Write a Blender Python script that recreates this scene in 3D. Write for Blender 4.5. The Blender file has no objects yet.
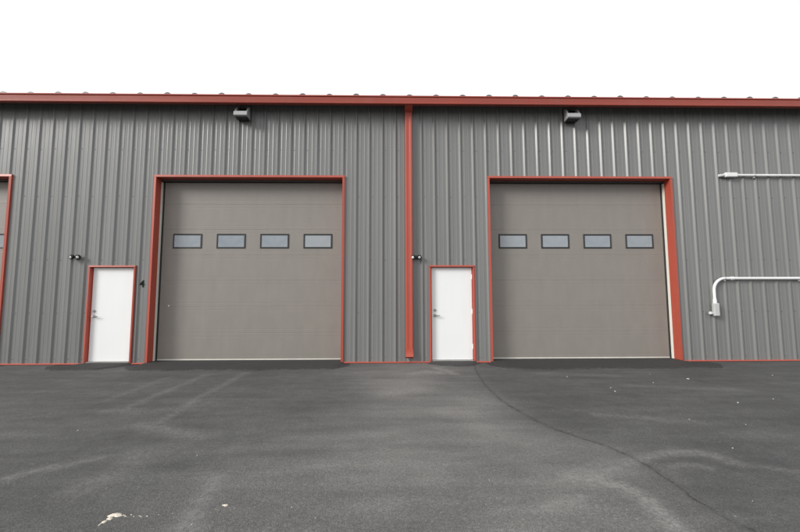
import bpy, math, random
import numpy as np
from mathutils import Vector, Matrix

random.seed(7)
S = bpy.context.scene
COL = S.collection
R = math.radians
FT = 0.3048

# ------------------------------------------------------------------ materials
def mat(name):
    m = bpy.data.materials.new(name)
    m.use_nodes = True
    nt = m.node_tree
    return m, nt, nt.nodes, nt.links, nt.nodes['Principled BSDF']

def coords(N, L, scale=(1, 1, 1)):
    t = N.new('ShaderNodeTexCoord')
    mp = N.new('ShaderNodeMapping')
    mp.inputs['Scale'].default_value = scale
    L.new(t.outputs['Object'], mp.inputs['Vector'])
    return mp.outputs['Vector']

def noise(N, L, vec, scale, detail=4, rough=0.55):
    n = N.new('ShaderNodeTexNoise')
    n.inputs['Scale'].default_value = scale
    n.inputs['Detail'].default_value = detail
    n.inputs['Roughness'].default_value = rough
    if vec is not None:
        L.new(vec, n.inputs['Vector'])
    return n.outputs['Fac']

def ramp(N, L, fac, stops):
    r = N.new('ShaderNodeValToRGB')
    e = r.color_ramp.elements
    while len(e) < len(stops):
        e.new(0.5)
    for el, (p, c) in zip(e, stops):
        el.position = p
        el.color = (c, c, c, 1) if not hasattr(c, '__len__') else (*c, 1)
    L.new(fac, r.inputs['Fac'])
    return r.outputs['Color']

def math_(N, L, op, a, b=None, c=None, clamp=False):
    n = N.new('ShaderNodeMath')
    n.operation = op
    n.use_clamp = clamp
    for i, v in enumerate((a, b, c)):
        if v is None:
            continue
        if isinstance(v, (int, float)):
            n.inputs[i].default_value = v
        else:
            L.new(v, n.inputs[i])
    return n.outputs[0]

def smooth(N, L, v, lo, hi, t0=0.0, t1=1.0):
    n = N.new('ShaderNodeMapRange')
    n.interpolation_type = 'SMOOTHSTEP'
    L.new(v, n.inputs['Value'])
    for k, x in (('From Min', lo), ('From Max', hi), ('To Min', t0), ('To Max', t1)):
        n.inputs[k].default_value = x
    return n.outputs['Result']

def mix(N, L, fac, a, b, blend='MIX'):
    n = N.new('ShaderNodeMix')
    n.data_type = 'RGBA'
    n.blend_type = blend
    for k, v in ((0, fac), (6, a), (7, b)):
        if isinstance(v, (int, float)):
            n.inputs[k].default_value = v
        elif isinstance(v, tuple):
            n.inputs[k].default_value = (*v, 1)
        else:
            L.new(v, n.inputs[k])
    return n.outputs[2]

def bump(N, L, h, B, strength, dist, normal=None):
    b = N.new('ShaderNodeBump')
    b.inputs['Strength'].default_value = strength
    b.inputs['Distance'].default_value = dist
    L.new(h, b.inputs['Height'])
    if normal is not None:
        L.new(normal, b.inputs['Normal'])
    L.new(b.outputs['Normal'], B.inputs['Normal'])
    return b.outputs['Normal']

def paint(name, col, rough, var=0.12, dirt=0.1, spec=0.5, stretch=(1, 1, 0.12), wave=0.0, wscale=(1.3, 1.3, .5), grain=0.0):
    """painted sheet metal: faint streaks, handling dirt and a slightly wavy skin"""
    m, nt, N, L, B = mat(name)
    v = coords(N, L, stretch)
    a = noise(N, L, v, 5, 5)
    k = ramp(N, L, a, [(.3, 1 - var), (.7, 1 + 0 * var)])
    c = mix(N, L, 1.0, col, k, 'MULTIPLY')
    v2 = coords(N, L)
    d = noise(N, L, v2, 2.3, 6, .65)
    df = math_(N, L, 'MULTIPLY', ramp(N, L, d, [(.52, 0), (.75, 1)]), dirt)
    c = mix(N, L, df, c, (.32, .29, .25))
    L.new(c, B.inputs['Base Color'])
    rr = ramp(N, L, a, [(.3, rough - .02), (.7, rough + .05)])
    L.new(rr, B.inputs['Roughness'])
    B.inputs['Specular IOR Level'].default_value = spec
    nrm = None
    if wave:
        v3 = coords(N, L, wscale)
        nrm = bump(N, L, noise(N, L, v3, 1.6, 2), B, 1.0, wave)
    if grain:
        bump(N, L, noise(N, L, v2, 420, 2), B, .25, grain, nrm)
    return m

M = {}
M['wall'] = paint('grey_wall_paint', (.188, .190, .186), .29, .16, .015, .5, (1, 1, .04), wave=.0075, wscale=(1.1, 1.1, .35))
M['red'] = paint('red_trim_paint', (.41, .074, .046), .36, .12, .05, .5, wave=.0015)
M['gutter'] = paint('red_gutter_paint', (.30, .052, .032), .36, .14, .07, .5, (.12, 1, 1), wave=.0022, wscale=(.7, 2, 2))
M['door'] = paint('taupe_door_paint', (.231, .212, .191), .46, .08, .08, .45, (1, 1, .35), wave=.0009, grain=.0004)
M['white'] = paint('white_door_paint', (.77, .785, .78), .42, .03, .02, .4, wave=.0006)
M['track'] = paint('white_track_paint', (.72, .69, .62), .5, .1, .12)
M['header'] = paint('dark_header_paint', (.085, .08, .075), .6, .2, .1)
M['rubber'] = paint('black_rubber', (.012, .012, .012), .7, .2, .05)
M['seal'] = paint('pale_bottom_seal', (.66, .64, .58), .6, .2, .25, stretch=(.5, 1, 1))
M['winframe'] = paint('charcoal_window_frame', (.022, .024, .025), .45, .2, .03)
M['conduit'] = paint('pale_conduit', (.76, .77, .77), .38, .12, .08, stretch=(.3, 1, 1))
M['fitting'] = paint('galvanised_fitting', (.52, .53, .52), .45, .2, .15)
M['fixture'] = paint('grey_fixture_paint', (.34, .345, .35), .45, .12, .1)
M['fixdark'] = paint('dark_lamp_housing', (.012, .012, .012), .35, .2, .02)
M['roof'] = paint('grey_roof_metal', (.13, .12, .12), .4, .15, .1)
M['screw'] = paint('screw_heads', (.10, .10, .10), .5, .1, .05)
M['digit'] = paint('black_digit', (.008, .008, .008), .75, .1, 0, .15)
M['backwall'] = paint('plain_grey_siding', (.25, .25, .25), .4, .1, .05)

def mk_glass():
    m, nt, N, L, B = mat('hazy_window_pane')
    v = coords(N, L)
    c = ramp(N, L, noise(N, L, v, 3.0, 3), [(.3, (.16, .195, .235)), (.7, (.24, .275, .305))])
    oi = N.new('ShaderNodeObjectInfo')
    c = mix(N, L, math_(N, L, 'MULTIPLY', oi.outputs['Random'], .5), c, (.34, .36, .365))
    d = noise(N, L, v, 9, 6, .7)
    c = mix(N, L, math_(N, L, 'MULTIPLY', ramp(N, L, d, [(.5, 0), (.75, 1)]), .25), c, (.34, .33, .30))
    L.new(c, B.inputs['Base Color'])
    B.inputs['Roughness'].default_value = .06
    B.inputs['Specular IOR Level'].default_value = .8
    bump(N, L, noise(N, L, v, 2.2, 1), B, 1.0, .006)
    return m
M['pane'] = mk_glass()

def mk_steel():
    m, nt, N, L, B = mat('brushed_steel')
    B.inputs['Metallic'].default_value = 1.0
    v = coords(N, L, (1, 1, 8))
    L.new(ramp(N, L, noise(N, L, v, 60, 3), [(.3, .30), (.7, .42)]), B.inputs['Base Color'])
    B.inputs['Roughness'].default_value = .28
    return m
M['steel'] = mk_steel()

def mk_lens():
    m, nt, N, L, B = mat('pale_lens')
    v = coords(N, L)
    L.new(ramp(N, L, noise(N, L, v, 40, 2), [(.3, .60), (.7, .75)]), B.inputs['Base Color'])
    B.inputs['Roughness'].default_value = .12
    return m
M['lens'] = mk_lens()

def mk_concrete(name, lo, hi):
    m, nt, N, L, B = mat(name)
    v = coords(N, L)
    a = noise(N, L, v, 6, 8, .65)
    L.new(ramp(N, L, a, [(.3, lo), (.7, hi)]), B.inputs['Base Color'])
    B.inputs['Roughness'].default_value = .85
    bump(N, L, noise(N, L, v, 120, 4), B, .5, .002)
    return m
M['concrete'] = mk_concrete('pale_concrete', (.46, .45, .42), (.62, .61, .57))
M['greysill'] = mk_concrete('grey_threshold', (.20, .20, .19), (.30, .30, .28))
M['spill'] = mk_concrete('cream_dried_plaster', (.47, .425, .35), (.60, .55, .47))
M['pebble'] = mk_concrete('pale_stone', (.34, .33, .31), (.50, .48, .45))

def mk_asphalt():
    m, nt, N, L, B = mat('weathered_asphalt')
    v = coords(N, L)
    def attr(n):
        a = N.new('ShaderNodeAttribute')
        a.attribute_name = n
        return a.outputs['Fac']
    # aggregate: small stones in dark binder
    vo = N.new('ShaderNodeTexVoronoi')
    vo.inputs['Scale'].default_value = 170
    L.new(v, vo.inputs['Vector'])
    stone = ramp(N, L, vo.outputs['Distance'], [(.0, 1.0), (.6, .0)])
    tone = N.new('ShaderNodeSeparateColor')
    L.new(vo.outputs['Color'], tone.inputs[0])
    n_f = noise(N, L, v, 34, 5, .7)
    n_m = noise(N, L, v, 5.5, 6, .62)
    n_l = noise(N, L, v, .75, 5, .55)
    vs = coords(N, L, (.22, 1.0, 1))
    n_s = noise(N, L, vs, 3.2, 5, .6)          # drawn out along the paver's run
    base = ramp(N, L, n_m, [(.28, (.070, .0695, .0685)), (.72, (.094, .0933, .0912))])
    # dusty, worn middle lane (older asphalt); newer, darker mat right of the paving joint
    old = attr('old')
    of = math_(N, L, 'MULTIPLY', old, ramp(N, L, n_l, [(.25, .55), (.7, 1.0)]))
    of = math_(N, L, 'MULTIPLY', of, ramp(N, L, n_s, [(.3, .86), (.6, 1.0)]))
    base = mix(N, L, math_(N, L, 'MULTIPLY', of, .74), base, (.172, .166, .157))
    sd = attr('seam')
    wob = math_(N, L, 'MULTIPLY', math_(N, L, 'SUBTRACT', noise(N, L, v, 6, 8, .78), .5), .15)
    sdn = math_(N, L, 'ADD', sd, wob)
    newer = smooth(N, L, sdn, -.06, .22)
    base = mix(N, L, math_(N, L, 'MULTIPLY', newer, .14), base, (.036, .036, .036))
    k = ramp(N, L, tone.outputs[0], [(0, .55), (.65, .97), (1, 1.9)])
    base = mix(N, L, .55, base, k, 'MULTIPLY')
    kk = ramp(N, L, n_f, [(.3, .78), (.7, 1.19)])
    base = mix(N, L, 1.0, base, kk, 'MULTIPLY')
    kl = ramp(N, L, n_l, [(.3, .86), (.7, 1.14)])
    base = mix(N, L, 1.0, base, kl, 'MULTIPLY')
    ks = ramp(N, L, n_s, [(.32, .84), (.68, 1.16)])
    base = mix(N, L, 1.0, base, ks, 'MULTIPLY')
    # scuffs and dried-mud streaks
    dust = attr('dust')
    n_d = noise(N, L, v, 13, 8, .80)
    df = math_(N, L, 'MULTIPLY', dust, ramp(N, L, n_d, [(.32, .0), (.60, 1.0)]))
    df = math_(N, L, 'MULTIPLY', df, math_(N, L, 'MULTIPLY', 1.0, ramp(N, L, n_f, [(.34, .35), (.58, 1.0)])))
    base = mix(N, L, df, base, (.265, .257, .243))
    # sparse pale specks
    vp = N.new('ShaderNodeTexVoronoi')
    vp.inputs['Scale'].default_value = 15
    L.new(v, vp.inputs['Vector'])
    tp = N.new('ShaderNodeSeparateColor')
    L.new(vp.outputs['Color'], tp.inputs[0])
    sp = math_(N, L, 'MULTIPLY', math_(N, L, 'GREATER_THAN', tp.outputs[0], .86),
               math_(N, L, 'LESS_THAN', vp.outputs['Distance'], .10))
    base = mix(N, L, math_(N, L, 'MULTIPLY', sp, .7), base, (.26, .25, .23))
    # fresh asphalt wedge in front of the doors
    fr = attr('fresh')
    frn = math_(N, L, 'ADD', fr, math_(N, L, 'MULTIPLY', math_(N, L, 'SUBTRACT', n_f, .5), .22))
    frf = smooth(N, L, frn, -.012, .02)
    base = mix(N, L, math_(N, L, 'MULTIPLY', math_(N, L, 'MULTIPLY', frf, ramp(N, L, n_f, [(.3, 1.0), (.75, .72)])), .92), base, (.027, .027, .0265))
    # the wedge's front edge: gap and lip shadow painted in as a broken dark line
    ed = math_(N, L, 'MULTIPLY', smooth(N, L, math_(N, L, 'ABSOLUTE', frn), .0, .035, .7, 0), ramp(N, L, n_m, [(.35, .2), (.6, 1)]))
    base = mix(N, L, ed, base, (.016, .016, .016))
    # paving joint: a ragged crack
    ab = math_(N, L, 'ABSOLUTE', sdn)
    brk = ramp(N, L, noise(N, L, v, 5, 4, .7), [(.42, .03), (.64, .8)])
    crack = math_(N, L, 'MULTIPLY', smooth(N, L, ab, .001, .011, 1, 0), brk)
    soft = smooth(N, L, ab, .0, .07, .26, 0)
    base = mix(N, L, soft, base, (.030, .030, .030))
    base = mix(N, L, crack, base, (.010, .010, .010))
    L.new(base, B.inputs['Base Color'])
    rg = ramp(N, L, n_f, [(.3, .78), (.7, .95)])
    L.new(rg, B.inputs['Roughness'])
    B.inputs['Specular IOR Level'].default_value = .35
    h = math_(N, L, 'ADD', math_(N, L, 'MULTIPLY', stone, .6), n_f)
    h = math_(N, L, 'SUBTRACT', h, math_(N, L, 'MULTIPLY', crack, 2.2))
    bump(N, L, h, B, .7, .006)
    return m
M['asphalt'] = mk_asphalt()

# ------------------------------------------------------------------ mesh helper
class MB:
    def __init__(s):
        s.v, s.f, s.m = [], [], []
    def add(s, vs, fs, mi=0):
        o = len(s.v)
        s.v += [tuple(map(float, p)) for p in vs]
        s.f += [tuple(i + o for i in f) for f in fs]
        s.m += [mi] * len(fs)
        return s
    def box(s, x0, x1, y0, y1, z0, z1, mi=0):
        vs = [(x, y, z) for x in (x0, x1) for y in (y0, y1) for z in (z0, z1)]
        fs = [(0, 1, 3, 2), (4, 6, 7, 5), (0, 4, 5, 1), (2, 3, 7, 6), (0, 2, 6, 4), (1, 5, 7, 3)]
        return s.add(vs, fs, mi)
    def prism(s, prof, x0, x1, mi=0, axis='x'):
        """closed profile of (a, b) pushed along an axis: x -> (y, z), z -> (x, y)"""
        n = len(prof)
        if axis == 'x':
            vs = [(x0, a, b) for a, b in prof] + [(x1, a, b) for a, b in prof]
        elif axis == 'z':
            vs = [(a, b, x0) for a, b in prof] + [(a, b, x1) for a, b in prof]
        else:
            vs = [(a, x0, b) for a, b in prof] + [(a, x1, b) for a, b in prof]
        fs = [(i, (i + 1) % n, n + (i + 1) % n, n + i) for i in range(n)]
        fs += [tuple(range(n)), tuple(range(2 * n - 1, n - 1, -1))]
        return s.add(vs, fs, mi)
    def tube(s, pts, r, seg=14, mi=0, cap=True):
        pts = [Vector(p) for p in pts]
        rs = r if hasattr(r, '__len__') else [r] * len(pts)
        vs, fs = [], []
        t0 = (pts[1] - pts[0]).normalized()
        up = Vector((0, 1, 0)) if abs(t0.y) < .9 else Vector((0, 0, 1))
        u = t0.cross(up).normalized()
        for i, p in enumerate(pts):
            if i == 0: t = pts[1] - pts[0]
            elif i == len(pts) - 1: t = pts[-1] - pts[-2]
            else: t = (pts[i + 1] - p).normalized() + (p - pts[i - 1]).normalized()
            t.normalize()
            u = (u - t * u.dot(t)).normalized()
            w = t.cross(u)
            for k in range(seg):
                a = 2 * math.pi * k / seg
                vs.append(p + (u * math.cos(a) + w * math.sin(a)) * rs[i])
        for i in range(len(pts) - 1):
            for k in range(seg):
                a, b = i * seg + k, i * seg + (k + 1) % seg
                fs.append((a, b, b + seg, a + seg))
        if cap:
            fs.append(tuple(range(seg - 1, -1, -1)))
            fs.append(tuple(range((len(pts) - 1) * seg, len(pts) * seg)))
        return s.add(vs, fs, mi)

ORG = {}
def prop(o, label=None, cat=None, group=None, kind=None):
    for k, v in (('label', label), ('category', cat), ('group', group), ('kind', kind)):
        if v: o[k] = v
    return o

def build(mb, name, mats, parent=None, origin=None, bevel=0, smooth_=False):
    """links the collected shapes as ONE mesh object; vertices come in world coordinates"""
    me = bpy.data.meshes.new(name)
    if origin is None:
        xs = np.array(mb.v)
        lo, hi = xs.min(0), xs.max(0)
        origin = ((lo[0] + hi[0]) / 2, (lo[1] + hi[1]) / 2, lo[2])
    ox, oy, oz = origin
    me.from_pydata([(x - ox, y - oy, z - oz) for x, y, z in mb.v], [], mb.f)
    for m in (mats if isinstance(mats, (list, tuple)) else [mats]):
        me.materials.append(m)
    me.polygons.foreach_set('material_index', mb.m)
    if smooth_:
        me.polygons.foreach_set('use_smooth', [True] * len(mb.f))
    me.update()
    import bmesh
    bm = bmesh.new(); bm.from_mesh(me)
    bmesh.ops.recalc_face_normals(bm, faces=bm.faces)
    bm.to_mesh(me); bm.free()
    if smooth_:
        try: me.set_sharp_from_angle(angle=R(40))
        except Exception: pass
    o = bpy.data.objects.new(name, me)
    COL.objects.link(o)
    po = ORG[parent.name] if parent else (0, 0, 0)
    o.parent = parent
    o.location = (ox - po[0], oy - po[1], oz - po[2])
    ORG[o.name] = origin
    if bevel:
        b = o.modifiers.new('edge', 'BEVEL')
        b.width = bevel; b.segments = 2; b.limit_method = 'ANGLE'; b.angle_limit = R(40)
        b.harden_normals = False
    return o

def empty(name, loc, parent=None):
    o = bpy.data.objects.new(name, None)
    COL.objects.link(o)
    po = ORG[parent.name] if parent else (0, 0, 0)
    o.parent = parent
    o.location = (loc[0] - po[0], loc[1] - po[1], loc[2] - po[2])
    o.empty_display_size = .3
    ORG[o.name] = loc
    return o

def copy_tree(o, parent=None, shift=(0, 0, 0)):
    c = o.copy(); COL.objects.link(c)
    c.parent = parent
    c.location = (o.location.x + shift[0], o.location.y + shift[1], o.location.z + shift[2])
    og = ORG[o.name]
    ORG[c.name] = (og[0] + shift[0], og[1] + shift[1], og[2] + shift[2])
    for ch in [x for x in o.children]:
        copy_tree(ch, c)
    return c

# ------------------------------------------------------------------ the ground: one sheet to the horizon
BX0, BX1, BY1 = -13.4, 31.2, 18.3      # the building's ends and back
OD = [-3.985, 3.600, 11.285]           # left edges of the three overhead-door openings (trim outside)
ODW = 4.37
MD = [2.250, 9.913]                    # man doors, trim outside
MDW = 1.04

def polyline_dist(px, py, pts, signed=False):
    best = np.full(px.shape, 1e9); sgn = np.zeros(px.shape)
    for (ax, ay), (bx, by) in zip(pts[:-1], pts[1:]):
        dx, dy = bx - ax, by - ay
        t = np.clip(((px - ax) * dx + (py - ay) * dy) / (dx * dx + dy * dy), 0, 1)
        qx, qy = ax + t * dx, ay + t * dy
        d = np.hypot(px - qx, py - qy)
        better = d < best - 1e-9
        best = np.where(better, d, best)
        cr = dx * (py - ay) - dy * (px - ax)
        sgn = np.where(better, np.sign(cr), sgn)
    return best * sgn if signed else best

def sstep(a, b, x):
    t = np.clip((x - a) / (b - a), 0, 1)
    return t * t * (3 - 2 * t)

def graded(lo, hi, step, far):
    a = list(np.arange(lo, hi + step / 2, step))
    d = step; x = a[-1]
    while x < far:
        d *= 1.35; x += d; a.append(x)
    d = step; x = a[0]; pre = []
    while x > -far:
        d *= 1.35; x -= d; pre.append(x)
    return np.array(pre[::-1] + a)

SEAM = [(10.98, .3), (10.84, -.35), (10.72, -1.29), (10.63, -2.29), (10.61, -3.31), (10.69, -3.83), (10.76, -4.27),
        (10.87, -4.60), (11.02, -4.87), (11.16, -5.10), (11.24, -5.38), (11.27, -5.62), (11.26, -5.82),
        (11.25, -6.05), (11.24, -6.22), (11.25, -6.41), (11.30, -6.62), (11.42, -7.2), (11.55, -8.2), (11.6, -11)]
STROKES = [  # (points, half width, strength)
    ([(10.50, -5.80), (10.64, -5.87), (10.77, -5.93), (10.85, -6.01), (10.87, -6.18), (10.86, -6.34), (10.84, -6.49), (10.80, -6.9)], .075, .95),
    ([(10.60, -5.90), (10.70, -5.82), (10.93, -5.64), (11.30, -5.43), (11.61, -5.32), (11.86, -5.30), (12.0, -5.38), (12.06, -5.56)], .075, .62),
    ([(10.55, -5.85), (10.75, -5.70), (10.95, -5.60)], .16, .45),
    ([(11.45, -5.61), (11.65, -5.57), (11.76, -5.66)], .05, .5),
    ([(12.04, -5.58), (12.24, -5.65), (12.44, -5.75)], .05, .38),
    ([(10.10, -6.26), (10.30, -6.18), (10.44, -6.13)], .045, .55),
    ([(6.17, -1.04), (6.21, -2.08), (6.22, -3.0), (6.31, -3.85), (6.4, -4.6)], .075, .36),
    ([(5.48, -1.23), (5.52, -2.22), (5.52, -3.04), (5.58, -3.78)], .075, .36),
    ([(4.91, -1.41), (4.94, -2.36), (5.0, -3.2)], .07, .25),
    ([(5.98, -5.71), (6.05, -5.60), (6.16, -5.48)], .06, .6),
    ([(6.18, -5.56), (6.28, -5.42), (6.42, -5.31)], .06, .45),
    ([(7.66, -5.74), (7.70, -6.03), (7.74, -6.27), (7.81, -6.52)], .08, .45),
    ([(6.18, -4.34), (6.56, -4.53), (6.89, -4.73), (7.06, -4.76)], .13, .42),
    ([(6.75, -5.25), (6.80, -5.55), (6.72, -5.9)], .16, .30),
    ([(5.45, -3.75), (5.9, -3.85), (6.35, -3.7)], .16, .30),
    ([(9.05, -2.85), (9.19, -2.72), (9.45, -2.60)], .28, .75),
    ([(9.45, -1.25), (9.72, -1.02), (9.98, -1.15)], .16, .85),
    ([(9.98, -.65), (10.15, -.95), (10.28, -1.3)], .09, .85),
    ([(9.25, -2.6), (9.55, -1.2)], .40, .40),
    ([(10.5, -3.0), (10.1, -4.3), (9.9, -5.2)], .28, .25),
    ([(12.0, -1.3), (13.2, -1.55)], .18, .30),
    ([(13.0, -2.4), (14.6, -2.8)], .14, .28),
    ([(11.6, -4.1), (12.6, -4.4)], .10, .32),
    ([(9.0, -5.2), (10.2, -5.4)], .14, .22),
]
def make_ground():
    xs = graded(-1.0, 20.0, .055, 900)
    ys = np.concatenate([np.array([y for y in graded(-7.4, -1.2, .055, 900) if y < -1.19]),
                         np.arange(-1.17, .42, .02)])
    d, y = .02, ys[-1]
    tail = []
    while y < 900:
        d *= 1.4; y += d; tail.append(y)
    ys = np.concatenate([ys, tail])
    X, Y = np.meshgrid(xs, ys)
    x, y = X.ravel(), Y.ravel()
    # --- fresh asphalt wedge in front of the doors: signed distance, + inside
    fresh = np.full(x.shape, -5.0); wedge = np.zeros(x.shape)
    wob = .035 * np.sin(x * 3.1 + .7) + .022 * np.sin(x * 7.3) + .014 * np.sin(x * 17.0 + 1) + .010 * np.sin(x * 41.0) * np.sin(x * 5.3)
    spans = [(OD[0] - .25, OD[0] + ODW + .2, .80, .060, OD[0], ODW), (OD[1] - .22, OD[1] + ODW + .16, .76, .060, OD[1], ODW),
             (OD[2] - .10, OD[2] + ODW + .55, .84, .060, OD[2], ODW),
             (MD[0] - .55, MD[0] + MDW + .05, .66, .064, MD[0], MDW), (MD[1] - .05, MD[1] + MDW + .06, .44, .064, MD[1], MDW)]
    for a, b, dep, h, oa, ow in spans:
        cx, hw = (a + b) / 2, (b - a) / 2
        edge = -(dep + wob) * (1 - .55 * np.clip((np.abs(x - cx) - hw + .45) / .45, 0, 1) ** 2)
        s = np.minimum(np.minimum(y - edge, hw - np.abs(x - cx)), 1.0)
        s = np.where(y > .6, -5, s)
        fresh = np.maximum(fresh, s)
        near = sstep(-.45, -.10, y)
        inn = (hw - np.abs(x - cx)) * (1 - near) + (ow / 2 - np.abs(x - oa - ow / 2)) * near
        sx = sstep(-.05 * near, .28 - .27 * near, inn)
        up = (h - .036) * sstep(-.02, 1.0, (y - edge) / (-edge + .05)) + .036 * sstep(-.012, .012, y - edge)
        wedge = np.maximum(wedge, np.where(y < .6, up * sx, 0))
    sd = np.clip(polyline_dist(x, y, SEAM, True), -3, 3)
    sd = np.where(y > .3, -3, sd)
    z = .006 * np.sin(x * .9 + .4) * np.sin(y * .7 + 1.1) + .004 * np.sin(x * 2.3 + y * 1.7)
    z = z * sstep(-.1, -1.4, y) * sstep(60, 30, np.hypot(x - 9, y + 4))
    z += .022 * sstep(-1.3, 0, y) * (np.abs(x - 9) < 30)      # the mat climbs a little to meet the wall
    z = np.maximum(z, wedge)
    z = np.where(y > .36, -.01, z)
    z -= .006 * np.exp(-(sd / .03) ** 2)                       # joint dips
    # --- older, dustier lane between the two big doors
    left = 8.62 + .10 * y + .25 * np.sin(y * 1.3)
    old = sstep(-.75, .75, x - left) * sstep(.35, -.75, sd)
    old *= sstep(-13, -8, y)
    dust = np.zeros(x.shape)
    for pts, w, k in STROKES:
        dd = polyline_dist(x, y, pts)
        dust = np.maximum(dust, k * np.exp(-(dd / w) ** 2))
    nx, ny = len(xs), len(ys)
    idx = np.arange(nx * ny).reshape(ny, nx)
    q = np.stack([idx[:-1, :-1], idx[:-1, 1:], idx[1:, 1:], idx[1:, :-1]], -1).reshape(-1, 4)
    me = bpy.data.meshes.new('ground')
    me.vertices.add(nx * ny)
    me.vertices.foreach_set('co', np.stack([x, y, z], 1).astype(np.float32).ravel())
    me.loops.add(q.size); me.loops.foreach_set('vertex_index', q.ravel().astype(np.int32))
    me.polygons.add(len(q))
    me.polygons.foreach_set('loop_start', np.arange(0, q.size, 4, dtype=np.int32))
    me.polygons.foreach_set('use_smooth', np.ones(len(q), dtype=bool))
    me.update(calc_edges=True)
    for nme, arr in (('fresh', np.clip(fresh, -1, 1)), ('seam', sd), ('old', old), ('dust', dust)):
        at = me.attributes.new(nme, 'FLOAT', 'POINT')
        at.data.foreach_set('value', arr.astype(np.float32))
    me.materials.append(M['asphalt'])
    o = bpy.data.objects.new('ground', me); COL.objects.link(o)
    o['kind'] = 'structure'
    return o
make_ground()

# ------------------------------------------------------------------ the metal building
EAVE = 6.04
b = empty('metal_building', ((BX0 + BX1) / 2, 0, 0))
prop(b, 'long grey ribbed metal building with red gutter, three big taupe doors and two white doors', 'building')

RH = .029
def wall_profile(x):
    """depth of the ribbed sheet at x (major rib each foot, two low ribs between)"""
    k = round(x / FT); d = abs(x - k * FT)
    h = RH * max(0, min(1, (.041 - d) / (.041 - .010)))
    for c in (FT / 3, -FT / 3):
        dd = abs(x - (k * FT) - c)
        h = max(h, .0032 * max(0, min(1, (.021 - dd) / .010)))
    return -h
def make_wall():
    xs = set()
    for k in range(math.ceil(BX0 / FT), math.floor(BX1 / FT) + 1):
        c = k * FT
        for d in (-.041, -.010, .010, .041): xs.add(round(c + d, 5))
        for s in (FT / 3, -FT / 3):
            for d in (-.021, -.011, .011, .021): xs.add(round(c + s + d, 5))
    holes = [(a + .012, a + ODW - .012, 4.30) for a in OD] + [(a + .012, a + MDW - .012, 2.205) for a in MD]
    for a, c, _ in holes: xs |= {round(a, 5), round(c, 5)}
    xs |= {BX0, BX1}
    xs = sorted(x for x in xs if BX0 <= x <= BX1)
    clean = [xs[0]]
    for x in xs[1:]:
        if x - clean[-1] > 1e-4: clean.append(x)
    xs = clean
    mb = MB()
    zl = [.03, 2.205, 4.30, EAVE]
    for x0, x1 in zip(xs[:-1], xs[1:]):
        m = (x0 + x1) / 2
        z0 = .03
        for a, c, h in holes:
            if a < m < c: z0 = h
        y0, y1 = wall_profile(x0), wall_profile(x1)
        mb.add([(x0, y0, z0), (x1, y1, z0), (x1, y1, EAVE), (x0, y0, EAVE)], [(0, 1, 2, 3)])
    # fastener rows along the girts
    def skip(x, z):
        return any(a - .05 < x < c + .05 and z < h + .06 for a, c, h in holes)
    for zr in (4.92, 3.81, 2.34, 1.15, .14):
        for k in range(-2, 66):
            x = k * FT + .070 + random.uniform(-.006, .006); z = zr + random.uniform(-.008, .008)
            if skip(x, z): continue
            n = 7; r = .0095
            vs = [(x + r * math.cos(2 * math.pi * i / n), -.0005, z + r * math.sin(2 * math.pi * i / n)) for i in range(n)]
            vs += [(x + .75 * r * math.cos(2 * math.pi * i / n), -.0075, z + .75 * r * math.sin(2 * math.pi * i / n)) for i in range(n)]
            mb.add(vs, [(i, (i + 1) % n, n + (i + 1) % n, n + i) for i in range(n)] + [tuple(range(n, 2 * n))], 1)
    return build(mb, 'wall', [M['wall'], M['screw']], b, origin=(0, 0, 0))
make_wall()

# end and back walls, and the floor-to-eave lining behind the doors
mb = MB()
ridge = EAVE + .09 * BY1 / 2
for x0, x1 in ((BX0, BX0 + .06), (BX1 - .06, BX1)):
    mb.prism([(.06, 0.0), (BY1, 0.0), (BY1, EAVE - .03), (BY1 / 2, ridge - .05), (.06, EAVE - .03)], x0, x1)
mb.box(BX0 + .06, BX1 - .06, BY1 - .06, BY1 - .003, 0, EAVE - .04)
build(mb, 'end_wall', M['backwall'], b)

# base trim along the foot of the sheeting, between the openings
cuts = sorted([(a, a + ODW) for a in OD] + [(a, a + MDW) for a in MD])
x = BX0
for a, c in cuts + [(BX1, BX1)]:
    if a - x > .02:
        mb = MB()
        mb.prism([(-.044, .024), (-.050, .030), (-.050, .036), (-.036, .050), (.0, .052), (.0, .024)], x + .004, a - .004)
        build(mb, 'base_trim', M['red'], b)
    x = c

# gutter: box profile with a rolled lip, a stepped face and open top
gp = [(-.165, 5.925), (-.290, 5.905), (-.306, 5.909), (-.310, 5.922), (-.304, 5.931), (-.292, 5.936), (-.292, 5.942), (-.298, 5.990), (-.306, 6.046),
      (-.302, 6.052), (-.286, 6.054), (-.286, 6.070), (-.308, 6.073), (-.310, 6.080), (-.300, 6.104), (-.284, 6.108), (-.270, 6.100), (-.270, 5.95), (-.170, 5.97), (-.170, 6.110), (-.162, 6.110)]
gp = [(y_ - .085, z_ - .040) for y_, z_ in gp]
x = BX0 - .1
seg = 6.1
while x < BX1:
    x1 = min(x + seg, BX1 + .1)
    mb = MB()
    mb.prism(gp, x, x1 - .0015)
    build(mb, 'gutter', M['gutter'], b)
    x = x1
mb = MB()
mb.box(BX0, BX1, -.245, .0, 6.045, 6.062)
build(mb, 'soffit', M['header'], b)

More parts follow.
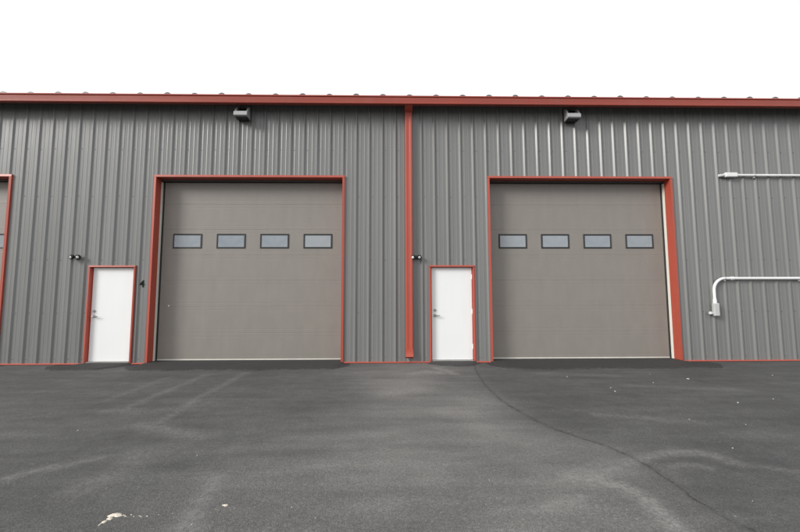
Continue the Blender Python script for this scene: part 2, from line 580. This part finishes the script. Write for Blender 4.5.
# standing-seam roof with closed rib ends
mb = MB()
sl = .055
def rz(y): return 6.090 + (min(y, BY1 - y) + .33) * sl
mb.prism([(-.33, rz(-.33)), (BY1 / 2, rz(BY1 / 2)), (BY1 + .13, rz(BY1 + .13)), (BY1 + .13, rz(BY1 + .13) - .03),
          (BY1 / 2, rz(BY1 / 2) - .03), (-.33, rz(-.33) - .018)], BX0, BX1)
pr = [(-.080, -.004), (-.052, .017), (-.032, .029), (0, .034), (.032, .029), (.052, .017), (.080, -.004)]
k = math.ceil((BX0 - .32) / .6096)
while k * .6096 + .324 < BX1 - .05:
    cx = k * .6096 + .324
    dz = random.uniform(-.006, .008)
    vs = []
    for yy in (-.335, BY1 / 2):
        vs += [(cx + a, yy, rz(yy) + c + dz * (c > 0)) for a, c in pr]
    n = len(pr)
    fs = [(i, i + 1, n + i + 1, n + i) for i in range(n - 1)] + [tuple(range(n))]
    mb.add(vs, fs, 0)
    k += 1
build(mb, 'roof', M['roof'], b)

# downspout on the wall between the two bays, kicked out at the foot
dx0, dx1 = 9.366, 9.534
cx = (dx0 + dx1) / 2
mb = MB()
fl = .010
prof = []
for (xa, ya) in ((dx0, -.045), (dx0, -.118), (dx1, -.118), (dx1, -.045)):
    prof.append((xa, ya))
pf = [(dx0, -.042), (dx0, -.108), (dx0 + .012, -.120), (cx - .035, -.120), (cx - .028, -.114), (cx + .028, -.114),
      (cx + .035, -.120), (dx1 - .012, -.120), (dx1, -.108), (dx1, -.042)]
mb.prism(pf, .335, 5.82, axis='z')
ds = build(mb, 'downspout', M['red'], b, bevel=.002)
mb = MB()
def shoe(x0, x1, pts_in, pts_out, mi=0):
    n = len(pts_in)
    vs = [(x0, *p) for p in pts_in] + [(x1, *p) for p in pts_in] + [(x0, *p) for p in pts_out] + [(x1, *p) for p in pts_out]
    fs = []
    for i in range(n - 1):
        fs += [(i, i + 1, n + i + 1, n + i), (2 * n + i, 2 * n + i + 1, 3 * n + i + 1, 3 * n + i),
               (i, i + 1, 2 * n + i + 1, 2 * n + i), (n + i, n + i + 1, 3 * n + i + 1, 3 * n + i)]
    return mb.add(vs, fs, mi)
shoe(dx0 - .002, dx1 + .002, [(-.038, .345), (-.038, .24), (-.044, .19), (-.066, .135)], [(-.1235, .345), (-.125, .28), (-.130, .235), (-.146, .170)])
build(mb, 'elbow', M['red'], ds)
mb = MB()   # offset from the gutter outlet back to the wall
mb.prism([(-.040, 5.80), (-.122, 5.80), (-.350, 5.872), (-.350, 5.90), (-.260, 5.90), (-.040, 5.92)], dx0 - .003, dx1 + .003)
build(mb, 'outlet', M['red'], ds)

# ---- big overhead doors
DY = .285
def overhead_door(x0):
    xi0, xi1 = x0 + .052, x0 + ODW - .052
    top, sill = 4.258, .052
    mb = MB()
    n = 7
    hgt = (4.30 - .075) / n
    pr = [(DY + .045, .075)]
    for i in range(n):
        za, zb = .075 + i * hgt, .075 + (i + 1) * hgt
        # one continuous skin: a fine joint between sections and two hairline ribs in each
        pr += [(DY + (.0028 if i else .0), za + .0012), (DY, za + .006)]
        for g in (.14, .86):
            zg = za + hgt * g
            pr += [(DY, zg - .014), (DY + .0007, zg - .004), (DY + .0007, zg + .004), (DY, zg + .014)]
        pr += [(DY, zb - .006), (DY + (.0028 if i < n - 1 else 0), zb - .0012)]
    pr.append((DY + .045, 4.30))
    mb.prism(pr, xi0 + .020, xi1 - .020)
    door = build(mb, 'overhead_door', M['door'], b, origin=(x0 + ODW / 2, DY, .05))
    # red jamb and head wrap: face flange plus return into the opening
    mb = MB()
    f = -.040
    mb.prism([(x0, .002), (x0, f), (xi0, f - .004), (xi0, .175), (xi0 - .006, .175), (xi0 - .006, .002)], .02, top - .0, axis='z')
    mb.prism([(xi1, f - .004), (x0 + ODW, f), (x0 + ODW, .002), (xi1 + .006, .002), (xi1 + .006, .175), (xi1, .175)], .02, top, axis='z')
    mb.prism([(.002, 4.312), (f, 4.308), (f - .006, top + .001), (.175, top + .001), (.175, top + .008), (.002, top + .010)], x0 - .001, x0 + ODW + .001)
    build(mb, 'door_frame', M['red'], door)
    # pale track angle behind the red return on both sides
    for xa, xb in ((xi0 - .006, xi0 + .002), (xi1 - .002, xi1 + .006)):
        mb = MB()
        mb.box(xa, xb, .177, .262, .055, top - .05)
        build(mb, 'track', M['track'], door)
    mb = MB()
    mb.prism([(xi0 - .004, .264), (xi0 + .022, .264), (xi0 + .034, DY - .004), (xi0 + .030, DY + .02), (xi0 - .004, DY + .04)], .06, top - .046, axis='z')
    build(mb, 'weather_strip', M['rubber'], door)
    mb = MB()
    mb.prism([(xi1 + .004, .264), (xi1 - .022, .264), (xi1 - .034, DY - .004), (xi1 - .030, DY + .02), (xi1 + .004, DY + .04)], .06, top - .046, axis='z')
    build(mb, 'weather_strip', M['rubber'], door)
    mb = MB()
    mb.prism([(.262, top - .002), (.262, top - .030), (DY - .002, top - .044), (DY + .02, top - .03), (DY + .04, top - .002)], xi0 - .003, xi1 + .003)
    build(mb, 'weather_strip', M['rubber'], door)
    mb = MB()
    mb.box(xi0, xi1, .177, .260, top - .028, top + .02)
    build(mb, 'header', M['header'], door)
    mb = MB()
    mb.prism([(DY - .006, .088), (DY - .006, .062), (DY + .006, .053), (DY + .04, .053), (DY + .04, .0745), (DY - .0005, .0745), (DY - .0005, .088)], xi0 + .021, xi1 - .021)
    build(mb, 'bottom_seal', M['seal'], door, bevel=.002)
    mb = MB()
    mb.box(x0 + .004, x0 + ODW - .004, -.036, .34, -.005, .052)
    build(mb, 'sill', M['concrete'], door, bevel=.004)
    for i in range(4):
        wx = x0 + .318 + i * 1.0175
        w, h, z0 = .683, .352, 2.640
        mb = MB()
        t, d = .038, -.016
        def fr(xa, xb, za, zb):
            pass
        # mitred frame ring
        o4 = [(wx, z0), (wx + w, z0), (wx + w, z0 + h), (wx, z0 + h)]
        m4 = [(wx + .012, z0 + .012), (wx + w - .012, z0 + .012), (wx + w - .012, z0 + h - .012), (wx + .012, z0 + h - .012)]
        i4 = [(wx + t, z0 + t), (wx + w - t, z0 + t), (wx + w - t, z0 + h - t), (wx + t, z0 + h - t)]
        vs = [(a, DY + .001, c) for a, c in o4] + [(a, DY + d, c) for a, c in m4] + [(a, DY + d + .003, c) for a, c in i4] + [(a, DY + .004, c) for a, c in i4]
        fs = []
        for r_ in range(3):
            for q in range(4):
                q2 = (q + 1) % 4
                fs.append((r_ * 4 + q, r_ * 4 + q2, r_ * 4 + 4 + q2, r_ * 4 + 4 + q))
        mb.add(vs, fs)
        build(mb, 'window_frame', M['winframe'], door)
        mb = MB()
        mb.box(wx + t - .003, wx + w - t + .003, DY - .007, DY - .003, z0 + t - .003, z0 + h - t + .003)
        build(mb, 'window_pane', M['pane'], door)
    return door
d1 = overhead_door(OD[1])
copy_tree(d1, b, (OD[2] - OD[1], 0, 0))
copy_tree(d1, b, (OD[0] - OD[1], 0, 0))

mb = MB()
n_ = 9
ring = [(3.895 + (.019 + .007 * math.sin(2.1 * i)) * math.cos(2 * math.pi * i / n_), 1.305 + (.022 + .006 * math.cos(1.7 * i)) * math.sin(2 * math.pi * i / n_)) for i in range(n_)]
mb.add([(x, DY - .0005, z) for x, z in ring] + [(x, DY - .003, z) for x, z in ring],
       [tuple(range(n_, 2 * n_))] + [(i, (i + 1) % n_, n_ + (i + 1) % n_, n_ + i) for i in range(n_)])
build(mb, 'paint_chip', M['seal'], d1)

# ---- white man doors
def entry_door(x0):
    LY = .045
    lx0 = x0 + (MDW - .925) / 2; lx1 = lx0 + .925
    mb = MB()
    mb.box(lx0, lx1, LY, LY + .045, .078, 2.166)
    door = build(mb, 'entry_door', M['white'], b, bevel=.003)
    mb = MB()
    x1 = x0 + MDW
    f = -.040
    mb.prism([(x0, .002), (x0, f), (x0 + .030, f - .004), (x0 + .036, f + .002), (x0 + .040, LY - .006), (lx0 - .004, LY - .006), (lx0 - .004, LY + .06), (x0 + .02, LY + .06), (x0 + .02, .002)], .018, 2.172, axis='z')
    mb.prism([(x1, .002), (x1 - .02, .002), (x1 - .02, LY + .06), (lx1 + .004, LY + .06), (lx1 + .004, LY - .006), (x1 - .040, LY - .006), (x1 - .036, f + .002), (x1 - .030, f - .004), (x1, f)], .018, 2.172, axis='z')
    mb.prism([(.002, 2.219), (f, 2.215), (f - .006, 2.182), (f + .002, 2.176), (LY - .006, 2.1725), (LY + .06, 2.1725), (LY + .06, 2.19), (.002, 2.2)], x0 - .001, x1 + .001)
    build(mb, 'door_frame', M['red'], door)
    mb = MB()
    mb.box(lx0 - .003, lx1 + .003, -.034, LY + .06, .0, .072)
    build(mb, 'threshold', M['greysill'], door, bevel=.004)
    # lever set and deadbolt
    kx = lx0 + .070
    mb = MB()
    mb.tube([(kx, LY, 1.075), (kx, LY - .012, 1.075), (kx, LY - .0121, 1.075)], [.034, .033, .028], 20)
    mb.tube([(kx, LY - .01, 1.075), (kx, LY - .055, 1.075)], .012, 12)
    mb.tube([(kx - .012, LY - .055, 1.075), (kx + .02, LY - .058, 1.075), (kx + .07, LY - .056, 1.073), (kx + .115, LY - .048, 1.070)], [.012, .0115, .010, .008], 12)
    build(mb, 'handle', M['steel'], door, smooth_=True)
    mb = MB()
    mb.tube([(kx, LY, 1.195), (kx, LY - .018, 1.195), (kx, LY - .0181, 1.195)], [.031, .028, .022], 20)
    mb.box(kx - .004, kx + .004, LY - .024, LY - .017, 1.183, 1.207)
    build(mb, 'deadbolt', M['steel'], door, smooth_=True)
    for zz in (.32, 1.11, 1.9):
        mb = MB()
        mb.tube([(lx1 + .002, LY - .006, zz), (lx1 + .002, LY - .006, zz + .11)], .008, 10)
        build(mb, 'hinge', M['white'], door, smooth_=True)
    return door
e1 = entry_door(MD[0])
copy_tree(e1, b, (MD[1] - MD[0], 0, 0))

# ------------------------------------------------------------------ things fixed to the wall
def wall_light(cx):
    r = empty('wall_light', (cx, -.034, 5.58))
    w = .155
    z = 5.60
    mb = MB()   # wedge housing, sloped front
    mb.prism([(-.075, z), (-.275, z + .012), (-.300, z + .030), (-.292, z + .115), (-.262, z + .138), (-.075, z + .150)], cx - w, cx + w)
    h = build(mb, 'housing', M['fixture'], r, bevel=.010)
    mb = MB()
    mb.box(cx - w + .022, cx + w - .022, -.262, -.090, z - .006, z + .008)
    build(mb, 'lens', M['fixdark'], r, bevel=.003)  # lens coloured near-black, standing in for the shade under the housing
    for s in (-1, 1):
        mb = MB()
        xa, xb = sorted((cx + s * (w - .002), cx + s * (w - .042)))
        mb.prism([(-.075, z + .10), (-.235, z + .139), (-.225, z + .185), (-.150, z + .285), (-.075, z + .30)], xa, xb)
        build(mb, 'bracket', M['fixture'], r, bevel=.004)
    mb = MB()
    mb.box(cx - w * .75, cx + w * .75, -.0745, -.034, z - .01, z + .28)
    build(mb, 'back_plate', M['fixdark'], r, bevel=.004)
    return r
l1 = wall_light(5.617)
prop(l1, 'grey box wall light under the gutter above the overhead door nearest the 4', 'wall light', 'wall lights under the eave')
l2 = copy_tree(l1, None, (13.280 - 5.617, 0, 0))
prop(l2, 'grey box wall light under the gutter above the overhead door next to the white pipes', 'wall light', 'wall lights under the eave')

def entry_lamp(cx, cz):
    r = empty('entry_light', (cx, 0, cz))
    mb = MB()
    mb.tube([(cx, -.001, cz), (cx, -.030, cz), (cx, -.0301, cz)], [.052, .048, .03], 18)
    build(mb, 'back_plate', M['fixdark'], r, smooth_=True)
    mb = MB()
    mb.tube([(cx, -.028, cz), (cx, -.055, cz)], .022, 12)
    mb.box(cx - .055, cx + .055, -.085, -.050, cz - .014, cz + .014)
    build(mb, 'arm', M['fixdark'], r, bevel=.004)
    for s in (-1, 1):
        ax = Vector((s * .30, -1, -.28)).normalized()
        p = Vector((cx + s * .062, -.075, cz + .006))
        mb = MB()
        mb.tube([p - ax * .035, p - ax * .015, p + ax * .045, p + ax * .052], [.020, .046, .054, .050], 18)
        hd = build(mb, 'lamp_head', M['fixdark'], r, smooth_=True)
        mb = MB()
        q = p + ax * .0505
        mb.tube([q, q + ax * .004, q + ax * .010, q + ax * .0105], [.030, .029, .022, .010], 18)
        build(mb, 'lens', M['lens'], hd, smooth_=True)
    return r
a1 = entry_lamp(1.975, 2.40)
prop(a1, 'small black twin wall lamp on grey ribs left of the white door by the 4', 'lamp', 'small lamps beside the white doors')
a2 = copy_tree(a1, None, (9.612 - 1.975, 0, -.005))
prop(a2, 'small black twin wall lamp right beside the red downspout', 'lamp', 'small lamps beside the white doors')

# the black 4
cu = bpy.data.curves.new('numeral', 'FONT')
cu.body = '4'; cu.size = .225; cu.extrude = .003; cu.offset = .0022; cu.align_x = 'CENTER'
to = bpy.data.objects.new('numeral', cu)
dg = bpy.context.evaluated_depsgraph_get()
COL.objects.link(to); dg.update()
me = bpy.data.meshes.new_from_object(to.evaluated_get(dg))
bpy.data.objects.remove(to)
me.materials.clear(); me.materials.append(M['digit'])
num = bpy.data.objects.new('house_number', me); COL.objects.link(num)
num.rotation_euler = (R(90), 0, 0); num.location = (3.437, -.009, 1.728)
prop(num, 'black numeral 4 on the grey wall between white door and overhead door', 'number')

# conduits
def strap(name, cx, cz, parent, horizontal=True, y=-.062, r=.030):
    mb = MB()
    n = 9
    ring = []
    for i in range(n):
        a = math.pi * (1 + i / (n - 1)) if True else 0
        ring.append((math.cos(a), math.sin(a)))
    ro = r + .004
    prof = [(ro * c_, y + ro * s_) for c_, s_ in ring] + [(r * c_, y + r * s_) for c_, s_ in ring[::-1]]
    # profile in (along-wall offset, y); swept 30 mm along the pipe
    vs, m_ = [], len(prof)
    for t in (-.016, .016):
        for a, yy in prof:
            vs.append((cx + t, yy, cz + a) if horizontal else (cx + a, yy, cz + t))
    mb.add(vs, [(i, (i + 1) % m_, m_ + (i + 1) % m_, m_ + i) for i in range(m_)] + [tuple(range(m_)), tuple(range(2 * m_ - 1, m_ - 1, -1))])
    mb.box(*((cx - .016, cx + .016, y, -.034, cz - r - .032, cz - r + .002) if horizontal else (cx - r - .032, cx - r + .002, y, -.034, cz - .016, cz + .016)))
    return build(mb, name, M['fitting'], parent)
def conduit_body(pts_box, parent, along):
    x0, x1, z0, z1 = pts_box
    mb = MB()
    mb.box(x0, x1, -.112, -.034, z0, z1)
    o = build(mb, 'conduit_body', M['fitting' if along == 'z' else 'conduit'], parent, bevel=.014)
    mb = MB()
    mb.box(x0 + .012, x1 - .012, -.121, -.1125, z0 + .010, z1 - .010)
    build(mb, 'cover', M['fitting' if along == 'z' else 'conduit'], o, bevel=.005)
    return o

XE = BX1 - .05
PY = -.066
r1 = empty('conduit', (17.0, -.034, 4.33))
prop(r1, 'straight pale conduit high on the wall, starting at a white box fitting', 'conduit', 'white conduits on the wall')
ZU = 4.335
mb = MB(); mb.tube([(17.19, PY, ZU), (XE, PY, ZU)], .0285, 18)
build(mb, 'pipe', M['conduit'], r1, smooth_=True)
conduit_body((16.885, 17.170, ZU - .052, ZU + .058), r1, 'x')
mb = MB()
mb.tube([(17.160, PY, ZU), (17.215, PY, ZU)], .037, 18)
build(mb, 'collar', M['conduit'], r1, smooth_=True)
mb = MB()
mb.tube([(16.89, PY, ZU - .004), (16.835, PY, ZU - .004), (16.80, PY + .02, ZU - .004), (16.785, -.02, ZU - .004)], [.034, .034, .036, .036], 16)
build(mb, 'elbow', M['fitting'], r1, smooth_=True)
for xx in (17.60, 19.4, 21.2, 23.0):
    strap('strap', xx, ZU, r1, True, PY)

r2 = empty('conduit', (16.45, -.034, 1.05))
prop(r2, 'pale conduit low on the wall bending down in an elbow to a grey fitting', 'conduit', 'white conduits on the wall')
ZL, XV, RB = 1.905, 16.452, .27
mb = MB()
pts = [(XV, PY, 1.37), (XV, PY, ZL - RB)]
for i in range(1, 13):
    a = math.pi / 2 * i / 12
    pts.append((XV + RB - RB * math.cos(a), PY, ZL - RB + RB * math.sin(a)))
pts += [(XE, PY, ZL)]
mb.tube(pts, .0315, 18)
build(mb, 'pipe', M['conduit'], r2, smooth_=True)
for p, q in (((XV, PY, 1.335), (XV, PY, 1.43)), ((16.86, PY, ZL), (16.93, PY, ZL))):
    mb = MB(); mb.tube([p, q], .0405, 18)
    build(mb, 'collar', M['conduit'], r2, smooth_=True)
conduit_body((XV - .058, XV + .066, 1.045, 1.338), r2, 'z')
mb = MB()
mb.tube([(XV - .05, PY, 1.098), (XV - .105, PY, 1.103), (XV - .135, PY - .012, 1.118), (XV - .140, PY - .02, 1.122)], [.032, .030, .036, .020], 16)
build(mb, 'hub', M['fitting'], r2, smooth_=True)
for xx in (16.72, 18.47, 20.3, 22.1):
    strap('strap', xx, ZL, r2, True, PY)

# ------------------------------------------------------------------ spills and pebbles on the asphalt
def blob(name, cx, cy, rx, ry, h, seed, label, extra=()):
    rnd = random.Random(seed)
    mb = MB()
    def heap(cx, cy, rx, ry, h, n=22, rings=5):
        ph = [rnd.uniform(0, 6.28) for _ in range(4)]
        vs = []
        for j in range(rings):
            t = 1 - j / rings
            for i in range(n):
                a = 2 * math.pi * i / n
                k = 1 + .20 * math.sin(2 * a + ph[0]) + .16 * math.sin(3 * a + ph[1]) + .09 * math.sin(7 * a + ph[2])
                k *= t
                vs.append((cx + rx * k * math.cos(a), cy + ry * k * math.sin(a),
                           -.004 + (h + .004) * (1 - t ** 1.6) + rnd.uniform(-.0015, .0015)))
        vs.append((cx, cy, h))
        fs = []
        for j in range(rings - 1):
            for i in range(n):
                i2 = (i + 1) % n
                fs.append((j * n + i, j * n + i2, (j + 1) * n + i2, (j + 1) * n + i))
        fs += [((rings - 1) * n + i, (rings - 1) * n + (i + 1) % n, rings * n) for i in range(n)]
        mb.add(vs, fs)
    heap(cx, cy, rx, ry, h)
    for (ex, ey, erx, ery, eh) in extra:
        heap(ex, ey, erx, ery, eh, 10, 3)
    o = build(mb, name, M['spill'], None, smooth_=True)
    prop(o, label, 'spill', 'dried cream spills on the asphalt')
    return o
tail = [(7.222, -6.335, .022, .034, .008), (7.214, -6.375, .017, .034, .006), (7.208, -6.405, .009, .022, .004)]
for (tx, ty) in ((7.285, -6.300), (7.315, -6.315), (7.33, -6.296), (7.36, -6.318), (7.395, -6.312), (7.42, -6.322), (7.455, -6.318), (7.52, -6.300), (7.60, -6.288)):
    tail.append((tx + random.uniform(-.006, .006), ty, random.uniform(.008, .018), random.uniform(.004, .008), .004))
blob('dried_spill', 7.232, -6.298, .046, .034, .012, 3, 'cream dried spill on the asphalt with a trail of small flecks', tail)
blob('dried_spill', 7.912, -6.192, .040, .024, .010, 5, 'compact cream blob lying alone on the asphalt without a trail')

def ground_z(x, y):
    return .006 * math.sin(x * .9 + .4) * math.sin(y * .7 + 1.1) + .004 * math.sin(x * 2.3 + y * 1.7)
def pebble_mesh(seed):
    import bmesh
    rnd = random.Random(seed)
    bm = bmesh.new()
    bmesh.ops.create_icosphere(bm, subdivisions=2, radius=1)
    for v in bm.verts:
        v.co *= rnd.uniform(.78, 1.1)
        v.co.z *= .55
    me = bpy.data.meshes.new('pebble')
    bm.to_mesh(me); bm.free()
    me.materials.append(M['pebble'])
    return me
PM = [pebble_mesh(i) for i in range(4)]
PEB = [(7.80, -6.43, .011), (5.62, -4.53, .022), (7.28, -5.28, .011), (9.53, -6.37, .006), (8.35, -5.11, .010), (8.51, -4.0, .012),
       (9.84, -5.84, .009), (8.57, -6.37, .008), (8.38, -6.23, .008), (12.60, -2.58, .022), (12.53, -2.83, .024), (12.30, -1.64, .022),
       (14.38, -1.89, .040), (12.32, -5.23, .016), (13.83, -3.56, .026), (14.52, -3.36, .022), (11.62, -6.21, .010), (13.53, -2.22, .018),
       (12.59, -4.31, .014), (14.01, -1.39, .020), (6.9, -5.9, .007), (9.1, -4.7, .009), (10.1, -3.4, .012), (16.2, -1.6, .024), (13.1, -4.5, .012)]
for i, (x, y, r) in enumerate(PEB):
    r *= .58
    o = bpy.data.objects.new('pebble', PM[i % 4]); COL.objects.link(o)
    o.location = (x, y, ground_z(x, y) + r * .25)
    o.scale = (r, r * random.uniform(.6, .9), r)
    o.rotation_euler = (0, 0, random.uniform(0, 6))
    prop(o, 'tiny pale pebble lying loose on the dark asphalt', 'pebble', 'pale pebbles scattered on the asphalt')

# ------------------------------------------------------------------ light, sky, camera
SUN_EL, SUN_AZ = R(27), R(58)      # azimuth measured from the wall's normal towards the left
sun_dir = Vector((-math.sin(SUN_AZ) * math.cos(SUN_EL), -math.cos(SUN_AZ) * math.cos(SUN_EL), math.sin(SUN_EL)))
sl_ = bpy.data.lights.new('sun', 'SUN')
sl_.energy = 1.5
sl_.angle = R(20)
sl_.color = (1.0, .975, .94)
so = bpy.data.objects.new('sun', sl_); COL.objects.link(so)
so.rotation_euler = (-sun_dir).to_track_quat('-Z', 'Y').to_euler()
so.location = (-10, -20, 20)

W = bpy.data.worlds.new('World'); S.world = W
W.use_nodes = True
N, L = W.node_tree.nodes, W.node_tree.links
bg = N['Background']
sky = N.new('ShaderNodeTexSky')
sky.sky_type = 'NISHITA'
sky.sun_disc = False
sky.sun_elevation = SUN_EL
sky.sun_rotation = math.atan2(sun_dir.x, sun_dir.y)
sky.air_density = 1.0; sky.dust_density = 3.0
# thin bright overcast over the sky: soft cloud sheet, uneven in brightness
tc = N.new('ShaderNodeTexCoord')
mp = N.new('ShaderNodeMapping'); mp.inputs['Scale'].default_value = (1, 1, 3)
L.new(tc.outputs['Generated'], mp.inputs['Vector'])
nz = noise(N, L, mp.outputs['Vector'], 1.6, 6, .55)
cloud = ramp(N, L, nz, [(.25, (.90, .92, .945)), (.7, (1.0, 1.0, 1.0))])
vm = N.new('ShaderNodeVectorMath'); vm.operation = 'SCALE'
L.new(cloud, vm.inputs[0]); vm.inputs['Scale'].default_value = 9.2
c = mix(N, L, .90, sky.outputs['Color'], vm.outputs[0])
L.new(c, bg.inputs['Color'])
bg.inputs['Strength'].default_value = .068

cam = bpy.data.cameras.new('camera')
co = bpy.data.objects.new('camera', cam); COL.objects.link(co)
cam.sensor_width = 36; cam.sensor_fit = 'HORIZONTAL'
cam.lens = 400.16 / 800 * 36
cam.clip_start = .05; cam.clip_end = 3000
yaw, tilt, roll = R(-1.0774), R(4.8952), R(.1300)
# camera axes: looks along +Y, X right, Z up
Rm = Matrix.Rotation(yaw, 3, 'Z') @ Matrix.Rotation(tilt, 3, 'X') @ Matrix.Rotation(roll, 3, 'Y')
base = Matrix(((1, 0, 0), (0, 0, -1), (0, 1, 0)))       # columns: right, up, back
co.matrix_world = Matrix.LocRotScale(Vector((9.075, -9.125, 1.420)), (Rm @ base).to_quaternion(), None)
S.camera = co

S.view_settings.view_transform = 'Standard'
S.view_settings.look = 'None'
S.view_settings.gamma = 1
S.view_settings.use_curve_mapping = False
S.view_settings.exposure = 1.05
S.cycles.max_bounces = 6
S.cycles.use_denoising = True
